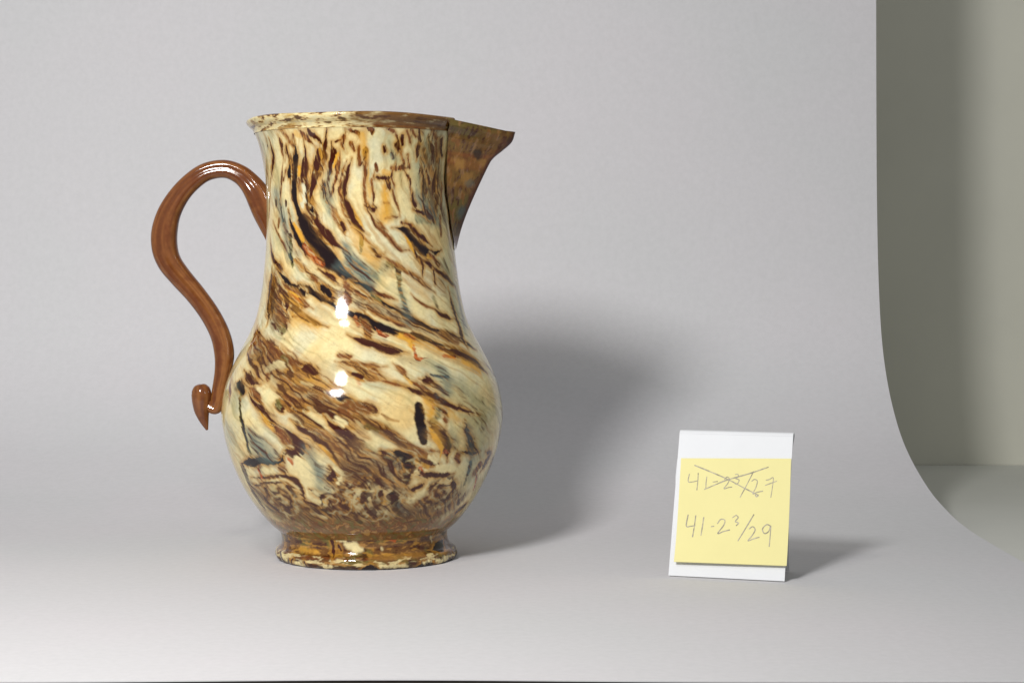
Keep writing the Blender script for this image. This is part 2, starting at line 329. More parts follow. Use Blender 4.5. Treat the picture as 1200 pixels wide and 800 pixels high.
st('V',(282,462,2.4),(281,475,3.6),(283,490,4.6),(286,505,4),(289,517,4),(293,530,4),(297,539,4),halo=0,soft=.8); st('K',(281,475,2),(284,495,2.4),(288,513,2.4),(294,532,2),halo=0)
st('D',(291,460,3),(296,469,4.5),(304,477,5),(312,487,5.5),(320,496,5),(330,505,5.5),(340,511,6),(348,518,9),(351,526,9),(346,532,9.5),(337,530,5.5),(331,536,3.5)); st('O',(303,480,3),(314,493,4.5),(323,505,5),(331,513,5),(336,522,4),a=.85); st('M',(322,500,5),(333,514,6),(341,522,5)); st('R',(337,536,5),(342,541,5),(344,546,3)); st('M',(332,542,6),(330,548,8),(336,552,5),a=.8)
st('K',(284,543,4),(296,541,7),(306,539,5),(318,541,3.6),(330,540.5,3.6),(332,535,3.6)); soft('B',.75,(292,505,8),(299,520,14),(308,531,15),(322,537,8)); soft('B',.4,(360,525,10),(370,545,10),(374,560,8))
# belly centre
soft('O',.6,(358,478,6),(364,482,5)); soft('T',.95,(352,490,10),(366,501,14),(380,512,17),(394,525,17),(408,541,20),(420,556,18)); st('D',(352,482,3),(361,489,3),(375,498,3.4),(390,508,3.4),(401,519,3)); st('D',(345,496,3),(353,502,3.4),(362,507,4),(372,516,4),(382,524,5),(390,533,4),(396,543,4)); st('M',(370,503,4),(385,513,4),(395,525,4),(402,536,4)); st('O',(373,521,3),(383,530,4),(392,543,3),a=.8)
st('C',(366,483,6),(378,492,9),(392,505,10),(403,515,4),halo=0); soft('T',.8,(378,466,12),(395,474,14),(412,486,14)); st('D',(366,475,5.5),(380,482,6),(390,487,6),(400,491,7),(408,498,5)); st('D',(384,491,3.4),(392,500,4.4),(400,506,6),(408,512,8),(414,520,8),(421,529,6)); st('C',(395,489,4),(403,497,5),halo=0)
st('K',(393,463,4),(402,467,5),(411,471,6),(419,474.5,3)); st('M',(403,478,12),(414,481,14),(421,487,10)); st('R',(412,480,6),(418,484,6),a=.8); st('D',(427,471,3),(436,478,5.5),(439,483,3.5)); st('M',(420,476,8),(430,480,7),a=.8)
st('M',(420,489,7),(435,497,8),(448,505,8),(460,513,9),(472,521,8),(481,527,6)); st('D',(424,490,2.5),(440,498,3),(456,508,3.4),(468,518,4),(478,526,3)); st('V',(430,500,5),(440,504,5),a=.8); st('L',(415,500,8),(430,510,10),a=.7,soft=3); st('C',(434,507,6),(450,517,8),(466,526,5),a=.8,soft=2)
soft('T',.8,(420,520,10),(430,535,14),(445,545,16)); st('M',(475,517,3),(485,524,3.4),(496,528,3.4),(510,530,3.4)); st('M',(478,527,9),(490,533,9),(500,540,9),(513,543,6)); st('D',(490,536,4),(502,542,4),(512,544,4)); st('C',(503,536,4),(510,540,5),halo=0); st('L',(448,484,2),(456,490,3),(467,494,2.5),a=.7)
st('K',(490,476,7),(491.5,488,9.5),(494,503,9),(496,516,7),halo=0,n=.5); st('C',(500,495,4),(502,500,3),halo=0); st('D',(505,498,4),(511,505,9),(519,512,8),(523,524,8.5),(525,536,6)); st('O',(502,501,4),(511,514,4.4),(517,527,4),(516,537,3.4)); st('R',(520,530,4),(526,530,4),a=.6)
soft('O',.9,(498,470,6),(505,475,9),(505,486,6)); st('R',(506,470,3),(507,478,3),a=.8); st('V',(513,475,7),(513,488,6),(508,494,7),a=.7,soft=2); st('M',(520,476,4),(523,486,4),(524,497,3)); soft('O',.6,(528,484,7),(538,492,7))
st('D',(470,450.5,2),(478,454,2.8),(486,458,3),(500,462,3.6),(508,466,4.6),(516,470,3.8),(525,473,3.2),(535,477.5,2.6),(546,481,2.2),(558,484,1.8)); st('D',(493,444.5,3.4),(505,448,4.6),(512,453,3.6),(519,458,3.4)); st('D',(505,458,4),(510,464,5)); st('M',(480,446,2.4),(495,453,2.6),(504,457,2.4))
st('M',(399,424,3),(412,427,4.4),(428,430,5.6),(447,430,3)); st('M',(411,437,3.4),(422,441,4.6),(436,443,4.6),(447,444,3.4)); soft('L',.8,(402,427,8),(425,435,12),(443,438,10)); st('D',(414,438,3),(424,441.5,3.4)); st('M',(432,433,3),(440,437,3),(446,441,3)); st('M',(461,427,2.4),(470,434,3.2),(475,441,3)); st('M',(398,415,3),(410,419,3)); st('D',(360,431,6),(369,435,4.4)); st('B',(505,440,1.6),(526,440,2.4),halo=0); st('M',(446,446,2),(460,449,2.4),(472,452,2.4)); st('R',(420,446,4),(422,450,3),a=.5,soft=2)
st('O',(473,441,2.5),(482,449,2.5),a=.6); st('M',(390,455,10),(372,462,8),a=.5,soft=3)
# belly right
soft('V',.55,(500,165,14),(505,205,22),(504,250,22)); soft('M',.35,(505,190,10),(510,225,14),(508,250,10))
st('D',(500,200,2),(503,214,3)); st('D',(511,200,2),(509,222,3)); st('D',(487,248,3),(499,252,3),(508,258,3)); st('M',(518,215,3),(517,245,3))
soft('M',.8,(320,328,8),(322,350,14),(330,372,14)); st('K',(321,330,6),(320,352,8),(319,368,5))
st('D',(331,340,4),(337,352,5),(336,365,4)); st('M',(300,400,8),(310,410,8),a=.8)
st('D',(546,497,3.4),(549,508,3.8),(553,520,5),(552,533,5)); st('D',(541,528,2.4),(551,530,3),(561,529,2.4)); st('B',(552,541,7),(550,553,6),halo=0,soft=1.5); st('D',(571,529,4.4),(575,532,4.4),(571,540,5.6),(566,549,6)); st('M',(558,552,8),(563,545,6)); st('M',(536,535,4),(538,542,5)); soft('B',.5,(531,505,6),(535,520,8)); st('V',(565,470,8),(567,500,8),a=.4,soft=3)
# lower belly swirls
soft('T',.9,(392,556,14),(400,580,30),(420,600,34),(450,605,34),(490,600,30),(525,590,26),(545,580,14)); soft('T',.9,(420,560,24),(450,560,26),(470,575,20)); soft('M',.5,(380,600,22),(400,610,22),(440,614,16),(500,612,16))
soft('T',.9,(296,570,12),(312,584,26),(334,593,30),(356,602,26),(385,610,22)); soft('V',.4,(320,590,20),(345,605,18),(500,610,18))
st('D',(296,559,2.6),(310,558,2.6),(325,558.5,3.6),(335,558,3.6),(345,562,4.4),(350,568,4.4),(356,578,4.4),(358,586,3)); st('D',(298,570,2.6),(307,566,3),(318,564,3),(333,566,2.6)); st('R',(302,546,4),(305,556,3.4),(306,562,2.4)); st('C',(293,550,6),(299,556,6),halo=0,a=.9); st('C',(310,549,8),(319,553,6),halo=0); st('C',(298,562,5),(302,566,4),a=.8); st('L',(325,572,6),(335,576,6),soft=2); st('C',(312,562,2),(330,562,2.5),(345,567,3),(353,577,3),halo=0,a=.8)
st('D',(311,572,4.4),(318,588,4.4)); st('D',(340,571,5),(346,580,5)); st('D',(351,594,3.4),(361,597,4.4)); st('D',(345,599,3),(347,601,3)); st('C',(298,577,3),(304,583,3.4),(310,590,3)); st('K',(284,548,6),(288,558,8),(293,570,8),(300,583,7),(308,594,6),a=.8,halo=0,soft=1.5); st('M',(322,590,4),(325,592,4)); st('G',(325,582,3),(345,592,4),(355,600,3),a=.7); st('D',(330,578,2),(345,588,2.4),(352,592,2))
st('C',(352,540,14),(358,552,18),(363,566,14),(363,580,6),halo=0); soft('B',.4,(372,550,8),(378,562,6)); st('D',(365,574,3.4),(374,580,3.8),(383,584,3.4)); st('D',(357,586,2.4),(370,592,3),(381,599,3)); st('C',(368,586,4),(378,590,6),(385,594,5),halo=0); st('O',(378,588,3),(384,590,3),a=.8); st('C',(368,603,5),(382,607,5),halo=0); st('K',(375,596,3.4),(384,599,4),(388,606,3)); st('C',(366,576,3),(378,578,4),a=.8); st('D',(371,606,2),(382,612,2))
st('D',(387,549,4),(391,556,4.4),(385,560,4),(392,564,4)); st('C',(393,550,8),(401,556,6),(396,566,3),halo=0); st('B',(384,572,8),(386,578,6),a=.7); st('D',(409,575,4),(400,575,3.4),(415,574,3.4)); st('M',(405,563,5),(412,568,5),(420,562,5)); st('D',(428,558,3),(433,555,4.6),(440,557,4.6),(437,563,3)); st('C',(430,567,7),(433,565,6),halo=0); st('C',(424,573,5),(417,581,5),(415,590,5),(420,597,6),halo=0); st('L',(412,580,4),(409,588,3)); st('C',(437,576,8),(435,589,8),(442,598,7),(456,602,5),(463,604,3),halo=0); st('D',(446,573,5),(443,586,8),(442,592,5)); st('D',(410,591,4),(409,601,3.4)); st('M',(427,578,3),(425,592,4),(429,600,4)); st('C',(416,602,4),(424,609,5),(430,613,5),halo=0,a=.9); st('K',(415,606,3),(422,612,3)); st('M',(420,585,2.4),(424,596,2.4)); st('D',(403,586,2.5),(402,598,2.5)); st('M',(392,580,6),(398,600,8)); st('C',(408,571,3),(412,566,3),a=.8); st('D',(424,568,3),(428,573,3))
st('K',(459,579,5),(463,589,9),(470,599,10),(478,607,8),halo=0,soft=1.5); st('B',(468,592,6),(476,602,6),a=.8,halo=0); st('C',(478,588,5),(489,580,7),(500,570,7),(514,565,6),halo=0); st('C',(472,603,5),(474,606,4),halo=0); st('D',(503,571,3),(512,569,3),(520,572,4)); st('D',(490,556,4),(511,557,4.4),(528,556,4.6)); st('C',(513,549,8),(531,549,9),halo=0); st('C',(484,548,7),(483,562,7),halo=0); st('R',(492,547,4),(494,556,4)); st('O',(488,540,4),(500,547,5),a=.7); st('K',(472,543,7),(477,553,7.5),(476,566,6)); st('D',(448,528,3),(453,536,4),(458,543,3)); st('K',(460,529,4),(469,532,6),(477,539,9),(480,549,6)); st('B',(464,541,7),(468,547,6),halo=0,a=.8); st('G',(456,534,5),(462,541,5),a=.7)
st('D',(530,563,4.4),(532.5,577,6),(530,586,4)); st('C',(538,570,7),(545,574,8),(536,585,4),halo=0,a=.7); st('D',(507,581,3.4),(514,583,3.4)); st('D',(494,592,2.6),(504,588,2.6)); st('M',(486,592,3),(500,583,3)); st('R',(560,556,4),(556,572,4),a=.8); st('V',(548,556,5),(546,566,4),a=.8); st('O',(519,590,5),(525,584,5),a=.8); st('C',(510,596,3),(522,592,4),halo=0); st('C',(492,597,3),(500,593,2.4),a=.8); st('M',(505,604,4),(520,600,4)); st('O',(495,603,4),(507,602,5),a=.6); st('D',(535,600,4),(545,592,4)); st('C',(526,562,4),(522,563,3),a=.7); st('D',(484,574,3),(494,567,3)); st('M',(505,576,6),(518,578,8),a=.8); st('D',(474,612,2),(500,608,2.4))
''')

def paint(U, Vv, mesh_shape, rgb, conv, warp, strokes):
    """lay the strokes over the colour field rgb; U, Vv surface coordinates (px units), all 2-D arrays"""
    Uw = U + warp[0]; Vw = Vv + warp[1]; ed = warp[2]
    ucol = U[0]; vrow = Vv[:, 0]
    vs_sorted = vrow[0] > vrow[-1]
    for (c, pts, al, so, nz, halo) in strokes:
        ym = sum(p[1] for p in pts) / len(pts); kw = 0.85 if (ym < 172 or ym > 540 or nz < 1) else 1.0; P = []
        for (x, y, wd) in pts:
            u, v = conv(x, y); P.append((u, v, wd * kw * ((1.3 if wd < 3 else 1.55 if wd < 7 else 1.38) if c in 'KDM' else 1.2 if c in 'BGV' else 1.1)))
        P = np.array(P)
        if len(P) > 2: P = catmull(P, 5)
        if c in 'KDMRO' and (so is None) and nz >= 1.0 and len(P) > 2:
            seg = np.concatenate([[0], np.cumsum(np.hypot(np.diff(P[:, 0]), np.diff(P[:, 1])))]); L = seg[-1] + 1e-6
            tp = np.clip(np.minimum(seg, L - seg) / min(0.24 * L, 7 + 1.2 * P[:, 2].max()), 0, 1) ** 0.75
            P[:, 2] *= 0.12 + 0.88 * tp
            ex = min(6.0, .12 * L)
            a_ = P[0, :2] - P[1, :2]; b_ = P[-1, :2] - P[-2, :2]
            P = np.vstack([np.append(P[0, :2] + a_ / (np.hypot(*a_) + 1e-6) * ex, 0.1), P, np.append(P[-1, :2] + b_ / (np.hypot(*b_) + 1e-6) * ex, 0.1)])
        wmax = P[:, 2].max() * 1.2 + 8 + (so or 0) * 2
        u0, u1 = P[:, 0].min() - wmax, P[:, 0].max() + wmax; v0, v1 = P[:, 1].min() - wmax, P[:, 1].max() + wmax
        ci = np.nonzero((ucol > u0) & (ucol < u1))[0]; ri = np.nonzero((vrow > v0) & (vrow < v1))[0]
        if len(ci) == 0 or len(ri) == 0: continue
        sl = (slice(ri[0], ri[-1] + 1), slice(ci[0], ci[-1] + 1))
        X = Uw[sl]; Y = Vw[sl]; E = ed[sl] * nz; AM = np.clip(warp[3][sl] + (.4 if c in 'KB' else .12), 0, 1)
        best = np.full(X.shape, 1e9); bw = np.zeros(X.shape)
        for i in range(len(P) - 1):
            a, b = P[i], P[i + 1]; dx, dy = b[0] - a[0], b[1] - a[1]; L2 = dx * dx + dy * dy + 1e-9
            t = np.clip(((X - a[0]) * dx + (Y - a[1]) * dy) / L2, 0, 1)
            wd = a[2] + (b[2] - a[2]) * t
            d = np.hypot(X - a[0] - t * dx, Y - a[1] - t * dy) - wd / 2
            m = d < best; best = np.where(m, d, best); bw = np.where(m, wd, bw)
        best = best + E * np.minimum(1.0, bw / 5.0)
        col = PAL[c]
        if c in 'CW' and so is None: so = 1.7; best = best + E * 1.2
        big = so is not None and so <= 0.5
        sft = bw * 0.45 + 0.8 if big else (so if so is not None else 0.55 + 0.05 * bw)
        if halo is None and c in 'KDM':
            hw = (2.2 + bw * 0.22) if c != 'M' else 1.5
            ha = al * 0.74 * (1 - sstep(-0.5, hw + 2.2, best - 0.3 * E)) * AM
            hc = PAL['M'] * 0.5 + PAL['O'] * 0.5 if c != 'M' else PAL['L']
            if len(warp) > 4 and c in 'KD':            # thin brown wash that runs off one side along the flow
                hb = al * .42 * (1 - sstep(0, 5 + bw * .8, best + warp[4][sl] * 7)) * sstep(-.3, .25, warp[4][sl])
                rgb[sl] = rgb[sl] * (1 - hb[..., None]) + PAL['L'] * hb[..., None]
            rgb[sl] = rgb[sl] * (1 - ha[..., None]) + hc * ha[..., None]
        al_ = al * AM * (1 - sstep(-sft, sft, best))
        rgb[sl] = rgb[sl] * (1 - al_[..., None]) + col * al_[..., None]
    return rgb

def flow_psi(U, Y):
    slope_y = np.array([100, 200, 235, 270, 300, 340, 380, 420, 460, 520, 560, 600, 680.])
    slope = np.array([0.0, 0.05, 0.35, 0.8, 1.1, 1.6, 2.0, 1.8, 1.3, 1.0, 0.9, 1.2, 1.5])
    yy = np.arange(100, 700.)
    return U - np.interp(Y, yy, np.cumsum(np.interp(yy, slope_y, slope)))

# base marbling shared by every part of the agate ware
def base_field(U, Y, seed=0):
    slope_y = np.array([100, 200, 235, 270, 300, 340, 380, 420, 460, 520, 560, 600, 680.])
    slope = np.array([0.0, 0.05, 0.35, 0.8, 1.1, 1.6, 2.0, 1.8, 1.3, 1.0, 0.9, 1.2, 1.5])
    yy = np.arange(100, 700.); Sint = np.cumsum(np.interp(yy, slope_y, slope))
    sh = np.interp(Y, yy, Sint)
    def field(U):
        psi = U - sh
        wx = fbm(U / 34, Y / 34, 11 + seed, 2) * 16; wy = fbm(U / 30, Y / 30, 15 + seed, 2) * 10
        n1 = fbm((psi + wx) / 13, (Y + wy) / 120, 21 + seed, 4, 0.62)
        n2 = fbm((psi + wx * .7) / 6.5, (Y + wy) / 60, 31 + seed, 3, 0.6)
        n3 = fbm(U / 44, Y / 50, 41 + seed, 3)
        n4 = fbm((psi + wx) / 26, Y / 80, 51 + seed, 2)
        return n1, n2, n3, n4
    n = field(U)
    wb = np.clip((np.abs(U) - 130 * math.radians(150)) / (130 * math.radians(60)), 0, .5)
    if (wb > 0).any():
        m = field(U - np.sign(U) * 130 * 2 * math.pi)
        n = tuple(a * (1 - wb) + b * wb for a, b in zip(n, m))
    n1, n2, n3, n4 = n
    rgb = np.empty(U.shape + (3,)); rgb[:] = PAL['C']
    def over(col, a):
        rgb[:] = rgb * (1 - a[..., None]) + PAL[col] * a[..., None]
    over('W', 0.75 * sstep(-0.1, 0.3, n3)); over('O', 0.25 * sstep(0.05, 0.45, -n3) ); over('G', 0.45 * sstep(0.15, 0.5, n4 * .6 + n3 * .5))
    over('L', 0.34 * sstep(0.24, 0.46, n2))
    return rgb, n1, n2, n3

# body mesh ------------------------------------------------------
def angles(nf, nb):
    f = np.radians(np.linspace(-100, 100, nf)); b = np.radians(np.linspace(100, 260, nb + 2))[1:-1]
    b = np.where(b > math.pi, b - 2 * math.pi, b)
    th = np.concatenate([f, b]); order = np.argsort(th); return th[order]
TH = angles(620, 150); NC = len(TH)
NR = 620
arc = np.concatenate([[0], np.cumsum(np.hypot(np.diff(zz_out), np.diff(rr_out)))])
tt = np.linspace(0, arc[-1], NR)
zo = np.interp(tt, arc, zz_out); ro = np.interp(tt, arc, rr_out)
UU, YY = np.meshgrid(TH * 130.0, 653.5 - zo * F)

def lathe_pts(zs, rs, th):
    zs = np.asarray(zs)[:, None]; rs = np.asarray(rs)[:, None]; t = th[None, :]
    wob = 1 + 0.0035 * np.sin(2 * t + 1 + zs * 12) + 0.002 * np.sin(3 * t + zs * 30)
    r = rs * wob
    x = X0 + LEAN * zs + r * np.sin(t); y = D - r * np.cos(t)
    return np.stack([x, y, np.broadcast_to(zs, x.shape)], -1)

w1 = fbm(UU / 17, YY / 17, 3, 2) * 1.8 + fbm(UU / 40, YY / 40, 5, 2) * 1.6
w2 = fbm(UU / 17 + 40, YY / 17, 4, 2) * 1.8 + fbm(UU / 40 + 40, YY / 40, 6, 2) * 1.6
PSI = flow_psi(UU, YY) + fbm(UU / 30, YY / 30, 9, 2) * 10
ed = fbm(PSI / 6, YY / 26, 8, 3, .6) * 2.6
wash = fbm(PSI / 9, YY / 50, 17, 3, .6)
modn = fbm(PSI / 3.4, YY / 34, 12, 3, .6)
amod = 0.70 + 0.42 * sstep(-.42, .05, modn)
rgb, n1, n2, n3 = base_field(UU, YY)
# loose brown streaks everywhere, dense on the back where nothing is recorded
back = sstep(math.radians(72), math.radians(95), np.abs(UU / 130.0))
k1 = sstep(0.16, 0.22, n1) * back + 0
for cname, lo, hi, amt in (('L', .06, .14, .7), ('M', .14, .20, .9), ('D', .22, .28, .95)):
    a_ = sstep(lo, hi, n1) * back * amt
    rgb = rgb * (1 - a_[..., None]) + PAL[cname] * a_[..., None]
fr = 1 - back
for cname, lo, hi, amt in (('L', .24, .40, .35),):
    a_ = sstep(lo, hi, n1) * fr * amt
    rgb = rgb * (1 - a_[..., None]) + PAL[cname] * a_[..., None]
# translucent tan and olive washes along the flow
w_ = fbm(PSI / 22, YY / 90, 25, 3, .6)
for cname, lo, hi, amt, sg in (('L', .10, .45, .50, 1), ('V', .12, .5, .42, -1)):
    a_ = sstep(lo, hi, sg * w_) * amt * (1 - back)
    rgb = rgb * (1 - a_[..., None]) + PAL[cname] * a_[..., None]
# hair lines that follow the flow
hl = fbm(PSI / 7.5, YY / 70, 19, 2, .5); hm = sstep(.0, .3, fbm(UU / 28, YY / 28, 23, 2)) * (1 - back)
a_ = (1 - sstep(.012, .05, np.abs(hl))) * hm * .32
rgb = rgb * (1 - a_[..., None]) + PAL['M'] * a_[..., None]
rgb = paint(UU, YY, None, rgb, px_to_surf, (w1, w2, ed, amod, wash), S)
# fine veining inside brown passages, thin stray threads on the cream
lum = rgb @ np.array([.3, .6, .1])
vein = fbm((UU + w1 * 3) / 4.0 - np.interp(YY, [100, 240, 400, 560, 700], [0, 8, 60, 110, 160]) , (YY + w2 * 3) / 22, 61, 3, 0.65)
mid = sstep(.05, .14, lum) * (1 - sstep(.26, .42, lum))
a_ = mid * sstep(.10, .30, vein) * .75; rgb = rgb * (1 - a_[..., None]) + PAL['D'] * a_[..., None]
a_ = mid * sstep(.12, .34, -vein) * .6; rgb = rgb * (1 - a_[..., None]) + PAL['C'] * .8 * a_[..., None]
# brown masses where the slips were folded together
LATE = []
def late(c, a, *p): LATE.append((c, p, a, 0.5, 2.2, False))
late('N', .70, (300, 578, 14), (318, 590, 30), (340, 597, 34), (364, 604, 26)); late('N', .62, (388, 585, 20), (400, 598, 36), (425, 600, 40), (455, 606, 34), (480, 602, 30), (510, 594, 34), (534, 584, 26))
late('N', .6, (405, 548, 14), (425, 560, 22), (450, 560, 22), (470, 560, 16)); late('N', .55, (372, 505, 10), (390, 520, 14), (410, 540, 18), (440, 545, 18), (465, 545, 14))
late('N', .6, (300, 414, 14), (315, 428, 20), (336, 446, 20), (356, 462, 22), (376, 472, 16)); late('N', .55, (410, 478, 12), (425, 490, 14), (450, 508, 9), (480, 524, 7))
late('N', .7, (320, 325, 8), (321, 350, 16), (324, 375, 14)); late('N', .65, (511, 150, 12), (514, 200, 11), (519, 250, 9), (528, 284, 7)); late('N', .4, (500, 180, 16), (507, 215, 20), (506, 250, 16)); late('N', .4, (425, 352, 9), (460, 368, 9), (500, 386, 8), (535, 396, 7))
def gl(c, a, *p): LATE.append((c, p, a, 0.5, 1.5, False))
for p in (((404, 290, 9), (414, 309, 15), (427, 322, 17), (436, 338, 10)), ((362, 530, 9), (371, 548, 12), (377, 568, 10)), ((294, 508, 9), (303, 524, 16), (318, 537, 10)), ((470, 340, 7), (474, 356, 9), (479, 378, 8)),
          ((384, 205, 8), (386, 228, 12), (386, 246, 8)), ((322, 225, 9), (330, 248, 12), (340, 300, 9)), ((549, 500, 8), (552, 530, 10), (550, 560, 10)), ((490, 230, 9), (505, 250, 12), (515, 262, 9)), ((517, 432, 9), (526, 448, 11), (518, 463, 9)), ((540, 350, 8), (546, 380, 9))):
    gl('B', .50, *p)
for p in (((345, 370, 12), (362, 378, 12), (376, 386, 8)), ((470, 395, 9), (500, 404, 8), (530, 416, 7)), ((502, 470, 9), (506, 490, 8), (516, 520, 7)), ((414, 268, 9), (426, 290, 12), (440, 312, 9)), ((450, 230, 10), (453, 250, 14)), ((545, 425, 7), (562, 437, 7)), ((370, 448, 10), (392, 458, 9)), ((426, 160, 8), (428, 185, 7)), ((330, 345, 5), (352, 356, 6))):
    gl('O', .42, *p)
rgb = paint(UU, YY, None, rgb, px_to_surf, (w1, w2, ed * 1.6 + modn * 4, amod, wash), LATE)
thr = sstep(.12, .3, fbm(PSI / 5, YY / 18, 77, 3, .6)); dk = (rgb @ np.array([.3, .6, .1]))
a_ = thr * sstep(.035, .08, dk) * (1 - sstep(.16, .3, dk)) * .6; rgb = rgb * (1 - a_[..., None]) + PAL['L'] * 1.15 * a_[..., None]
lum = rgb @ np.array([.3, .6, .1]); mid = sstep(.04, .10, lum) * (1 - sstep(.22, .36, lum))
v2 = fbm(PSI / 5.5 + 7, YY / 40, 79, 3, .6)
a_ = mid * sstep(.12, .24, v2) * .9; rgb = rgb * (1 - a_[..., None]) + PAL['D'] * a_[..., None]
# the lowest part of the belly and the right of the neck run together into brown
bot = sstep(585, 606, YY + fbm(UU / 14, YY / 9, 65, 3) * 14) * .85
nb = fbm((UU + w1 * 4) / 10, (YY + w2 * 3) / 6, 66, 4, .62)
bc = PAL['M'][None, None] * (1 - sstep(-.1, .35, nb))[..., None] + PAL['V'][None, None] * sstep(-.1, .35, nb)[..., None]
bc = bc * (1 - sstep(.1, .35, -nb)[..., None]) + PAL['L'] * sstep(.1, .35, -nb)[..., None]
rgb = rgb * (1 - bot[..., None]) + bc * bot[..., None]
tone = 1 + .10 * fbm(UU / 16, YY / 16, 68, 3)
rgb = rgb * tone[..., None]
# curls in the lowest marbling
for (cx_, cy_, rr_, tw) in ((436, 584, 46, 1), (518, 578, 30, -1), (330, 588, 34, 1), (474, 548, 22, -1), (390, 590, 26, 1)):
    cu, cv = px_to_surf(cx_, cy_)
    du, dv = UU - cu + w1 * 2.5, (YY - cv) * 1.25 + w2 * 2.5
    rad_ = np.hypot(du, dv); ph_ = np.arctan2(dv, du)
    band = np.sin(rad_ / rr_ * 11 + tw * ph_ + fbm(UU / 15, YY / 15, 73, 3) * 4.5)
    mk = (1 - sstep(rr_ * .55, rr_, rad_ + ed * 2)) * sstep(-.5, .1, fbm(UU / 13 + cx_, YY / 13, 75, 2))
    for col, a_ in (('C', sstep(.55, 1., band) * .42), ('D', sstep(.35, .8, -band) * .85), ('O', sstep(.2, .5, band) * (1 - sstep(.5, .8, band)) * .3)):
        a_ = a_ * mk; rgb = rgb * (1 - a_[..., None]) + PAL[col] * a_[..., None]
# cool running of the glaze
cool = sstep(.2, .55, fbm(UU / 20, YY / 60, 71, 3)) * .30
rgb = rgb * (1 - cool[..., None]) + rgb * np.array([.80, .95, 1.05]) * cool[..., None]

SPN = [(534,294),(542,265),(554,235),(572,197),(579,186),(590,177),(601,167),(605.5,155)]   # ridge of the spout in the photo
spz = np.array([zpx(y) for _, y in SPN])
def phib(z): return math.radians(float(np.interp(z, [zpx(294), zpx(270), zpx(230), zpx(190), zpx(165), zpx(143)], [5, 13, 20, 24, 28, 37])))

outer = lathe_pts(zo, ro, TH)
zi = np.concatenate([np.linspace(zo[-1], zo[0] + 0.006, 60), [zo[0] + 0.004]]); ri = np.maximum(Rz(zi) - 0.0042, 0.002); ri[-1] = 0.002
ri[-2] *= 0.92
inner = lathe_pts(zi, ri, TH)
verts = np.concatenate([outer.reshape(-1, 3), inner.reshape(-1, 3)])
q = grid_quads(NR + len(zi), NC, True)
cen = verts[q].mean(1)
ang = np.arctan2(cen[:, 1] - D, cen[:, 0] - X0 - LEAN * cen[:, 2])          # 0 = towards the spout
lim = np.interp(cen[:, 2], [zpx(275), zpx(230), zpx(190), zpx(143)], [0, 12, 16, 24])
rad = np.hypot(cen[:, 1] - D, cen[:, 0] - X0)
keep = ~((np.abs(np.degrees(ang)) < lim) & (cen[:, 2] > zpx(275)) & (rad > 0.03))
body_me = np_mesh('body', verts, q[keep])
ccol = np.concatenate([rgb.reshape(-1, 3), np.tile(PAL['C'] * .8, (inner.shape[0] * NC, 1))])
set_color(body_me, ccol)

jug = bpy.data.objects.new('jug', None); COL.objects.link(jug); jug.empty_display_size = 0.05
tag(jug, 'tall glazed jug marbled in cream, brown and blue with brown looped handle', 'jug')
body = link('body', body_me, m_glaze, jug)

# foot -----------------------------------------------------------
FT = [(0.000,0.001),(0.0,70),(0.0,101),(0.0006,104),(0.0018,105.6),(0.0036,106),(0.0052,105.2),(0.0060,103.2),(0.0066,100.6),(0.0078,98.4),(0.0098,97.2),(0.0122,97.2),(0.0142,98.0),(Z0+0.0002,98.9)]
fz = np.array([p[0] for p in FT]); fr = np.array([p[1] for p in FT]) / F
prof_f = np.concatenate([np.stack([fz, fr], 1)[:3], catmull(np.stack([fz, fr], 1)[2:], 8)])
th_f = angles(420, 80)
pts = lathe_pts(prof_f[:, 0], prof_f[:, 1], th_f)
# worn, slightly uneven foot edge
nzf = fbm(th_f * 9, th_f * 0 + 3.3, 3, 3)
edge_w = np.exp(-((prof_f[:, 0] - 0.0024) / 0.0022) ** 2)[:, None] * (prof_f[:, 1] > 0.044)[:, None]
pts[..., 0] += np.sin(th_f)[None] * nzf[None] * 0.0012 * edge_w; pts[..., 1] -= np.cos(th_f)[None] * nzf[None] * 0.0012 * edge_w
pts[..., 2] += 0.0006
pts[..., 0] += (0.0016 * (1 - np.clip(prof_f[:, 0] / 0.0145, 0, 1)))[:, None]
UF, YF = np.meshgrid(th_f * 130.0, 653.5 - prof_f[:, 0] * F)
nf1 = fbm(UF / 26, YF / 7, 81, 4, .55); nf2 = fbm(UF / 20 + 9, YF / 5, 83, 3, .55); nf3 = fbm(UF / 40, YF / 30, 85, 2)
frgb = np.empty(UF.shape + (3,)); frgb[:] = lin((104, 68, 31))
def over(f, col, a): f[:] = f * (1 - a[..., None]) + (PAL[col] if isinstance(col, str) else col) * a[..., None]
over(frgb, 'V', .7 * sstep(0, .3, nf3)); over(frgb, 'D', .8 * sstep(.04, .24, nf1)); over(frgb, 'L', .7 * sstep(.14, .34, -nf1)); over(frgb, 'O', .4 * sstep(.1, .35, nf2))
ledge = (YF > 653.5 - 0.0062 * F)
over(frgb, 'C', .75 * ledge * sstep(.0, .2, nf2 + .12 * (UF < -40))); over(frgb, 'M', .8 * ledge * sstep(.12, .25, nf1))
brk = sstep(-.6, .4, (YF - (653.5 - .0026 * F)) / 3 + nf1 * 5)
over(frgb, lin((58, 28, 16)), .9 * ledge * brk)
def foot_conv(x, y):
    s = max(-.97, min(.97, ((x - 600) * .955 / F - X0) / (100 / F)))
    d = D - .044 * math.sqrt(1 - s * s); z = H - (y - HZ) * d / F
    return math.asin(s) * 130, 653.5 - z * F
FS = []
def fs(c, *p, a=1., so=None): FS.append((c, p, a, so, 1.0, None))
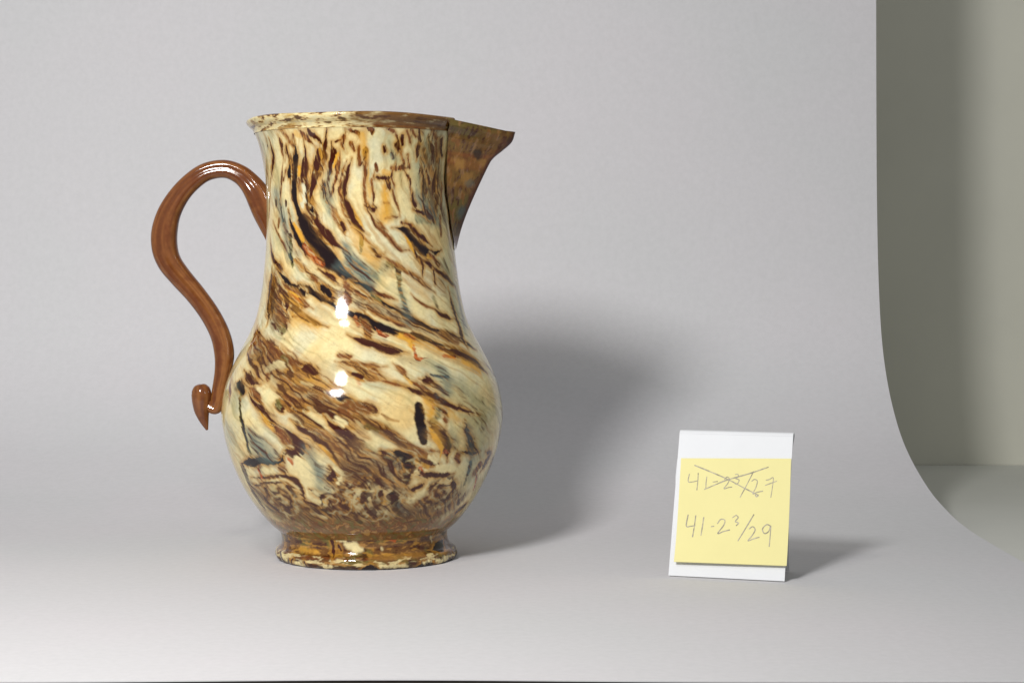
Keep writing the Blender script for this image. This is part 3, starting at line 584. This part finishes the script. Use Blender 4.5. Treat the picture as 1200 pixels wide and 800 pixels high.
fs('D',(344,626,3),(354,627,4),(365,630,3)); fs('V',(370,626,8),(381,630,10),(384,640,7),a=.8,so=2); fs('O',(346,644,7),(358,647,5),(370,648,4),a=.6,so=2.5); fs('C',(395,632,6),(405,634,5),a=.8); fs('C',(405,640,7),(414,642,12),(422,645,6),so=2.5)
fs('D',(388,626,4),(388,645,4),(389,655,3)); fs('D',(396,640,3),(397,646,3)); fs('R',(450,628,6),(462,634,7),a=.8); fs('R',(480,622,8),(500,624,10),a=.7,so=2); fs('C',(446,643,3),(448,645,3),a=.8,so=2); fs('K',(505,645,8),(514,640,9),(519,634,7)); fs('C',(505,630,3),(506,636,3),a=.9); fs('L',(430,654,5),(460,653,6),(490,650,6),a=.5,so=2.5)
fs('D',(341,655,2.5),(338,662,2.5)); fs('D',(356,659,3),(357,665,3)); fs('C',(345,660,6),(353,662,6)); fs('C',(378,665,5),(388,664,4)); fs('K',(421,668,4),(432,666,7),(440,669,4)); fs('K',(480,666,4),(490,663,6),(500,661,5)); fs('C',(490,659,4),(497,657,3)); fs('C',(503,658,5),(515,654,5)); fs('C',(442,663,4),(470,663,4),a=.8); fs('C',(326,648,5),(332,656,5))
warpf = (fbm(UF / 9, YF / 9, 91, 2) * 3, fbm(UF / 9, YF / 9, 93, 2) * 2, fbm(UF / 6, YF / 6, 95, 3) * 1.6, np.ones_like(UF))
frgb = paint(UF, YF, None, frgb, foot_conv, warpf, FS)
foot_me = np_mesh('foot', pts.reshape(-1, 3), grid_quads(len(prof_f), len(th_f), True)); set_color(foot_me, frgb.reshape(-1, 3))
foot = link('foot', foot_me, m_glaze, jug)

# rim ------------------------------------------------------------
RM = [(Z1-0.0004,0.0498),(0.2225,0.0508),(0.2258,0.0528),(0.2270,0.0548),(0.2274,0.0562),(0.2272,0.0573),(0.2264,0.0581),(0.2251,0.05765),(0.2240,0.0568),(0.2232,0.05595),(0.2226,0.0553),(0.2217,0.05475),(0.2210,0.0544),(Z1-0.0002,rr_out[-1]+0.0002)]
pr = catmull(RM, 6)
th_r = angles(520, 120)
pts = lathe_pts(pr[:, 0], pr[:, 1], th_r)
pts[..., 2] += ((0.00025 * np.sin(2 * th_r + 2)) + (0.0003 * np.sin(5 * th_r)))[None] * np.clip((pr[:, 0] - 0.2212) / 0.004, 0, 1)[:, None]
UR, YR = np.meshgrid(th_r * 130.0, 653.5 - pr[:, 0] * F)
OUTR = (pr[:, 1] > 0.0553)[:, None] & np.ones_like(UR, bool)
nr1 = fbm(UR / 18, np.arange(len(pr))[:, None] / 13. + UR * 0, 101, 4, .62); nr2 = fbm(UR / 30, YR / 14, 103, 3)
rrgb = np.empty(UR.shape + (3,)); rrgb[:] = PAL['C']
over(rrgb, 'L', .8 * sstep(-.05, .2, nr1)); over(rrgb, 'D', .9 * sstep(.15, .24, nr1)); over(rrgb, 'V', .4 * sstep(.05, .3, nr2 + nr1 * .4)); over(rrgb, 'O', .35 * sstep(.1, .4, nr2)); over(rrgb, 'W', .4 * sstep(.1, .3, -nr1))
brown = sstep(math.radians(-12), math.radians(20), UR / 130 + nr2 * .3) * (1 - sstep(math.radians(115), math.radians(150), UR / 130))
over(rrgb, lin((112, 76, 34)), brown * (.55 + .45 * sstep(-.3, .1, nr1 + (brown - .5) * .4))); over(rrgb, 'D', .7 * brown * sstep(.18, .34, nr1))
over(rrgb, 'M', .5 * sstep(.0, .3, nr2 + nr1 * .6) * (YR > 653.5 - .2214 * F))
rq = grid_quads(len(pr), len(th_r), True)
vv = pts.reshape(-1, 3); cen = vv[rq].mean(1)
ang = np.degrees(np.arctan2(cen[:, 1] - D, cen[:, 0] - X0 - LEAN * cen[:, 2]))
rim_me = np_mesh('rim', vv, rq[np.abs(ang) > 29]); set_color(rim_me, rrgb.reshape(-1, 3))
rim = link('rim', rim_me, m_glaze, jug)

# spout (beak of two flat cheeks meeting in a ridge) --------------
ridge = catmull(SPN, 10)
nrow = len(ridge)
def spout_shell(inset):
    rows = []
    for k in range(nrow):
        x_r = (ridge[k, 0] - 600) / F; z_r = zpx(ridge[k, 1])
        f_ = k / (nrow - 1)
        zb = zpx(292) + (0.2266 - zpx(292)) * ((z_r - zpx(294)) / (zpx(155) - zpx(294)))
        lip = sstep(.2195, .2235, zb)
        Rb = float(Rz(min(zb, Z1))) + lip * 0.0030 + 0.0007 - inset * 0.9
        ph = phib(zb) - inset * 9
        ph = max(ph, 0.02)
        xc = X0 + LEAN * zb
        row = []
        for t in np.linspace(-1, 1, 41):
            s = abs(t); sg = -1 if t < 0 else 1
            bx, by = xc + Rb * math.cos(ph), sg * Rb * math.sin(ph)
            ax, ay = x_r - inset, 0.0
            e = 1 - s                                # 0 at the wall, 1 at the ridge
            bulge = 0.0016 * math.sin(math.pi * e) * f_
            wx = bx + (ax - bx) * e; wy = by * (1 - e)
            # rounded ridge
            rr = 0.12
            if e > 1 - rr:
                g = (e - (1 - rr)) / rr
                wy = by * rr * (1 - g) * (1 - 0.35 * g) ; wx = bx + (ax - bx) * (1 - rr + rr * (g * (2 - g)) * 0.85)
            wy += sg * bulge
            zz = zb + (z_r - zb) * e + inset * 0 
            zz -= 0.0012 * math.sin(math.pi * e) * (1 if k == nrow - 1 else 0)
            row.append((wx, D + wy, zz))
        rows.append(row)
    return np.array(rows)
so_, si_ = spout_shell(0.0), spout_shell(0.0045)
si_ = si_[::-1]
allv = np.concatenate([so_, si_]); nrw, ncl = allv.shape[:2]
qs = grid_quads(nrw, ncl, False)
sv = allv.reshape(-1, 3)
XS = (sv[:, 0] * F / sv[:, 1] + 600); YS = HZ - (sv[:, 2] - H) * F / sv[:, 1]
# refine for colour
sme = np_mesh('spout', sv, qs)
bm = bmesh.new(); bm.from_mesh(sme); bmesh.ops.recalc_face_normals(bm, faces=bm.faces[:])
bmesh.ops.subdivide_edges(bm, edges=bm.edges[:], cuts=2, use_grid_fill=True); bm.to_mesh(sme); bm.free()
co = np.empty(len(sme.vertices) * 3, np.float32); sme.vertices.foreach_get('co', co); co = co.reshape(-1, 3).astype(float)
su = co[:, 0] * F + 600; sy = 653.5 - co[:, 2] * F; sd = (co[:, 1] - D) * F
ns1 = fbm((su + sd * .8) / 15, sy / 22, 111, 4, .6); ns2 = fbm((su - sd) / 34 + 5, sy / 34, 113, 3); ns3 = fbm((su + sd) / 9, sy / 14, 115, 3)
srgb = np.empty((len(co), 3)); srgb[:] = lin((122, 88, 40))
over(srgb, 'V', .6 * sstep(-.1, .25, ns2)); over(srgb, lin((96, 58, 26)), .7 * sstep(.02, .25, ns1 + ns3 * .4)); over(srgb, 'D', .75 * sstep(.06, .22, ns3 * .7 + ns1 * .5)); over(srgb, 'L', .8 * sstep(.10, .30, -ns1 * .8 + ns3 * .5)); over(srgb, 'M', .7 * sstep(.10, .34, -ns1)); over(srgb, lin((140, 112, 84)), .5 * sstep(.15, .35, ns3)); over(srgb, 'R', .25 * sstep(.1, .4, -ns2))
def dab(x, y, r, c, a): over(srgb, c, a * (1 - sstep(r * .4, r, np.hypot(su - x, sy - y) + ns3 * 4)))
dab(560, 182, 8, 'K', .8); dab(600, 168, 9, 'K', .8); dab(545, 250, 12, 'B', .8); dab(540, 195, 8, 'L', .8); dab(535, 190, 5, 'L', .6); dab(566, 192, 6, 'L', .6); dab(548, 210, 10, 'L', .5); dab(552, 216, 7, 'B', .5); dab(541, 270, 9, 'K', .7); dab(527, 225, 5, 'T', .7)
rx = np.interp(sy, [155, 167, 177, 186, 197, 235, 265, 294], [605.5, 601, 590, 579, 572, 554, 542, 534])
over(srgb, lin((70, 26, 22)), .85 * (1 - sstep(2, 9, rx - su + ns1 * 5)))
set_color(sme, srgb)
spout = link('spout', sme, m_glaze, jug)

# handle ---------------------------------------------------------
def loft(name, pts, mat, parent, nseg=20, power=1.75, wid=1.0, n=8, groove=0.0):
    """pts: (px, py, width px); swept in the jug's mid plane"""
    P = catmull(pts, n); C = np.stack([(P[:, 0] - 600) / F, zpx(P[:, 1])], 1); W = P[:, 2] / F / 2
    T = np.gradient(C, axis=0); T /= np.linalg.norm(T, axis=1)[:, None]
    N = np.stack([-T[:, 1], T[:, 0]], 1)
    rows = []
    for k in range(len(C)):
        row = []
        for j in range(nseg):
            a = 2 * math.pi * j / nseg; ca, sa = math.cos(a), math.sin(a)
            u = math.copysign(abs(ca) ** (2 / power), ca) * W[k]; v = math.copysign(abs(sa) ** (2 / power), sa) * W[k] * wid
            gr = 1 - groove * (math.exp(-((a - 1.5 * math.pi + .12) / 0.30) ** 2) + math.exp(-((a - 0.5 * math.pi) / 0.30) ** 2)); v *= gr
            row.append((C[k, 0] + N[k, 0] * u, D + v, C[k, 1] + N[k, 1] * u))
        rows.append(row)
    rows = np.array(rows); nr = len(rows)
    verts = rows.reshape(-1, 3); qd = grid_quads(nr, nseg, True).tolist()
    bm = bmesh.new(); bv = [bm.verts.new(p) for p in verts]
    for f in qd: bm.faces.new([bv[i] for i in f])
    for r0 in (0, nr - 1): bm.faces.new([bv[r0 * nseg + j] for j in range(nseg)])
    bmesh.ops.recalc_face_normals(bm, faces=bm.faces[:])
    me = bpy.data.meshes.new(name); bm.to_mesh(me); bm.free()
    o = link(name, me, mat, parent); o['segments'] = nseg
    return o
HP = [(326,300,9),(321.5,284,16),(317,267,24),(311.5,250,30),(306,236.5,30.5),(299.5,224,28.5),(291,213,25),(281,204.5,23),(266,198.5,21.5),(249,199.5,21.5),(233,206.5,22),(214,224,23.5),(199.5,247,27),(193,270,30.5),(193,290,30.5),(198.5,307,28.5),
      (211,324,26),(230,346,24),(246.5,369,23.5),(258,392,23.5),(262.8,414,23.5),(261.5,434,20),(258,453,18),(256,467,18),(253,477,16),(247,476,14.5),(240,471,10)]
handle = loft('handle', HP, m_strap, jug, 48, 2.1, 0.95, 8, 0.16)
CP = [(232.6,450.2,3),(233,451.6,13),(234.4,455.5,20.5),(236,461,23.5),(236.2,470,22.5),(236.6,480,18.8),(237.8,487,14.6),(240,495,9.4),(242.8,503.8,2.5)]
def streak(o, seed):
    n = len(o.data.vertices); c = np.empty(n * 3, np.float32); o.data.vertices.foreach_get('co', c); c = c.reshape(-1, 3).astype(float) * F
    nseg = o['segments']; j = np.arange(n) % nseg; k = np.arange(n) // nseg
    a = j / nseg * 2 * math.pi
    f1 = fbm(np.cos(a) * 2.6 + k * .020, np.sin(a) * 2.6 + seed, 121 + seed, 3, .6); f2 = fbm(np.cos(a) * 5.5 + k * .05, np.sin(a) * 5.5 + seed, 125 + seed, 3, .6); f3 = fbm(c[:, 0] / 14, c[:, 2] / 14, 129, 3)
    col = np.empty((n, 3)); col[:] = lin((118, 71, 36))
    over(col, lin((82, 40, 20)), .62 * sstep(-.02, .34, f1 + f2 * .4)); over(col, lin((144, 95, 48)), .5 * sstep(.05, .3, -f1 + f2 * .3)); over(col, lin((92, 46, 22)), .5 * sstep(.1, .35, f3))
    set_color(o.data, col)
    del o['segments']
streak(handle, 1)
curl = loft('curl', CP, m_strap, handle, 22, 2.0, 0.95, 8)
streak(curl, 4)

# ------------------------------------------------------------------ folded card
BL = Vector((0.0763, 0.9358, 0.0009)); BR = Vector((0.1303, 0.9178, 0.0009))
e1 = (BR - BL); back_d = Vector((0.314, 0.949, 0)).normalized()
HT, LB = 0.0672, 0.0235
fold_r = 0.0022
TL = BL + back_d * LB + Vector((0, 0, HT)); TR = BR + back_d * LB + Vector((0, 0, HT))
card = bpy.data.objects.new('label_card', None); COL.objects.link(card); card.empty_display_size = 0.03
tag(card, 'small folded white card standing as a tent right of the jug', 'label card')
def strip(name, profile, mat, parent, th=0.0006, nx=8, slip=0.0):
    """profile: list of (back, up) pairs from BL; swept along e1"""
    vs = []
    for (bk, up) in profile:
        for i in range(nx + 1):
            p = BL + e1 * (i / nx) + e1.normalized() * slip * min(1, (profile[0][1] - up) / 0.02) + back_d * bk + Vector((0, 0, up)); vs.append(p[:])
    me = np_mesh(name, vs, grid_quads(len(profile), nx + 1))
    o = link(name, me, mat, parent)
    sheet(o, th, 0)
    return o
sl = math.hypot(LB, HT); ux, uz = LB / sl, HT / sl
front = [(LB * t, HT * t) for t in np.linspace(0, 1, 10)]
strip('front_panel', front, m_card, card)
arcp = []
cx, cz = LB + fold_r * uz, HT - fold_r * ux
for a in np.linspace(0, 1, 9):
    a0 = math.atan2(HT - cz, LB - cx); a1 = math.atan2(HT - cz, -(LB - cx))
    an = a0 + (a1 - a0) * a; arcp.append((cx + fold_r * math.cos(an), cz + fold_r * math.sin(an)))
strip('fold', arcp, m_card, card)
rb = arcp[-1]
strip('rear_panel', [(rb[0] + 0.005 * t, rb[1] * (1 - t)) for t in np.linspace(0, 1, 10)], m_card, card, slip=-0.0035)

# sticky note: found by its corners on the front panel's plane
nrm = e1.cross(TL - BL).normalized()
if nrm.y > 0: nrm = -nrm
def on_panel(x, y, lift):
    d = Vector(((x - 600) / F, 1.0, -(y - HZ) / F)); o = Vector((0, 0, H))
    p0 = BL + nrm * lift
    t = (p0 - o).dot(nrm) / d.dot(nrm)
    return o + d * t
NCX = [(798.5, 537), (927.5, 537.5), (923, 664), (791.5, 659.5)]
def note_pt(u, v, lift):                       # u right 0..1, v down 0..1
    a = on_panel(*NCX[0], lift); b = on_panel(*NCX[1], lift); c = on_panel(*NCX[2], lift); d_ = on_panel(*NCX[3], lift)
    return a * (1 - u) * (1 - v) + b * u * (1 - v) + c * u * v + d_ * (1 - u) * v
def lift_at(u, v): return 0.0006 + 0.0022 * max(0, v - 0.45) ** 2 / 0.3 + 0.0006 * max(0, v - .8) * (1 - u) * 5
vs = []; NU, NV = 12, 24
for j in range(NV + 1):
    for i in range(NU + 1):
        u, v = i / NU, j / NV; vs.append((note_pt(u, v, 0.0) + nrm * lift_at(u, v))[:])
me = np_mesh('sticky_note', vs, grid_quads(NV + 1, NU + 1))
note = tag(link('sticky_note', me, m_note), 'square yellow sticky note with pencilled numbers on the white card', 'note')
sheet(note, 0.00025, 0)

def inv_note(x, y):
    u, v = .5, .5
    A = np.array(NCX, float)
    for _ in range(12):
        p = A[0] * (1 - u) * (1 - v) + A[1] * u * (1 - v) + A[2] * u * v + A[3] * (1 - u) * v
        du = (A[1] - A[0]) * (1 - v) + (A[2] - A[3]) * v; dv = (A[3] - A[0]) * (1 - u) + (A[2] - A[1]) * u
        M = np.stack([du, dv], 1); s = np.linalg.solve(M, np.array([x, y]) - p); u += s[0]; v += s[1]
    return u, v
K = 674 / 160.0
def tile(pts): return [(780 + a / K, 500 + b / K) for a, b in pts]
def pencil(name, strokes, width):
    bm = bmesh.new(); rnd = random.Random(5)
    for raw in strokes:
        P = np.array(tile(raw)); P = catmull(P, 6) if len(P) > 2 else np.linspace(P[0], P[1], 8)
        C = []
        for (x, y) in P:
            u, v = inv_note(x, y); C.append(note_pt(u, v, 0.0) + nrm * (lift_at(u, v) + 0.00022))
        prev = None
        for i, c in enumerate(C):
            t = (C[min(i + 1, len(C) - 1)] - C[max(i - 1, 0)]).normalized(); sd = t.cross(nrm).normalized()
            wdt = width * (0.8 + 0.4 * rnd.random()) / 2
            r = [bm.verts.new(c - sd * wdt), bm.verts.new(c + nrm * 0.00004), bm.verts.new(c + sd * wdt)]
            if prev:
                bm.faces.new([prev[0], prev[1], r[1], r[0]]); bm.faces.new([prev[1], prev[2], r[2], r[1]])
            prev = r
    me = bpy.data.meshes.new(name); bm.to_mesh(me); bm.free()
    return link(name, me, m_pencil, note)
n_old = [[(120,234),(114,272),(136,274),(162,268)], [(164,230),(162,270),(157,316)], [(207,248),(203,280),(202,306)], [(236,275),(262,272)],
         [(294,264),(306,250),(318,258),(312,280),(292,308),(314,302),(332,300)], [(346,238),(360,236),(362,250),(350,258),(366,264),(360,282),(346,284)],
         [(438,222),(405,288),(371,352)], [(428,272),(442,262),(456,270),(450,300),(434,334),(454,326),(484,320)], [(494,292),(520,282),(552,270)], [(498,266),(516,262),(534,254),(530,300),(522,352)]]
n_x = [[(145,191),(230,226),(312,262),(390,304),(462,341)], [(512,200),(420,232),(310,264),(250,288),(194,312)], [(462,341),(452,348),(446,338)]]
n_new = [[(114,436),(105,492),(126,494),(150,490)], [(152,440),(146,490),(137,548)], [(192,448),(186,494),(179,541)], [(228,496),(244,494)],
         [(260,482),(276,460),(296,464),(292,488),(262,530),(290,520),(322,512)], [(334,452),(352,440),(362,452),(348,470),(364,478),(352,492)],
         [(440,435),(402,500),(362,568)], [(416,508),(434,496),(446,512),(432,540),(412,566),(440,556),(468,548)], [(520,492),(502,486),(482,508),(492,530),(512,520),(522,492),(520,540),(516,596)]]
tag(pencil('struck_number', n_old, 0.00040), 'pencilled number 41-23/27, crossed out')
tag(pencil('crossing_out', n_x, 0.00052), 'two crossing pencil strokes through the upper number')
tag(pencil('number', n_new, 0.00050), 'pencilled number 41-23/29')
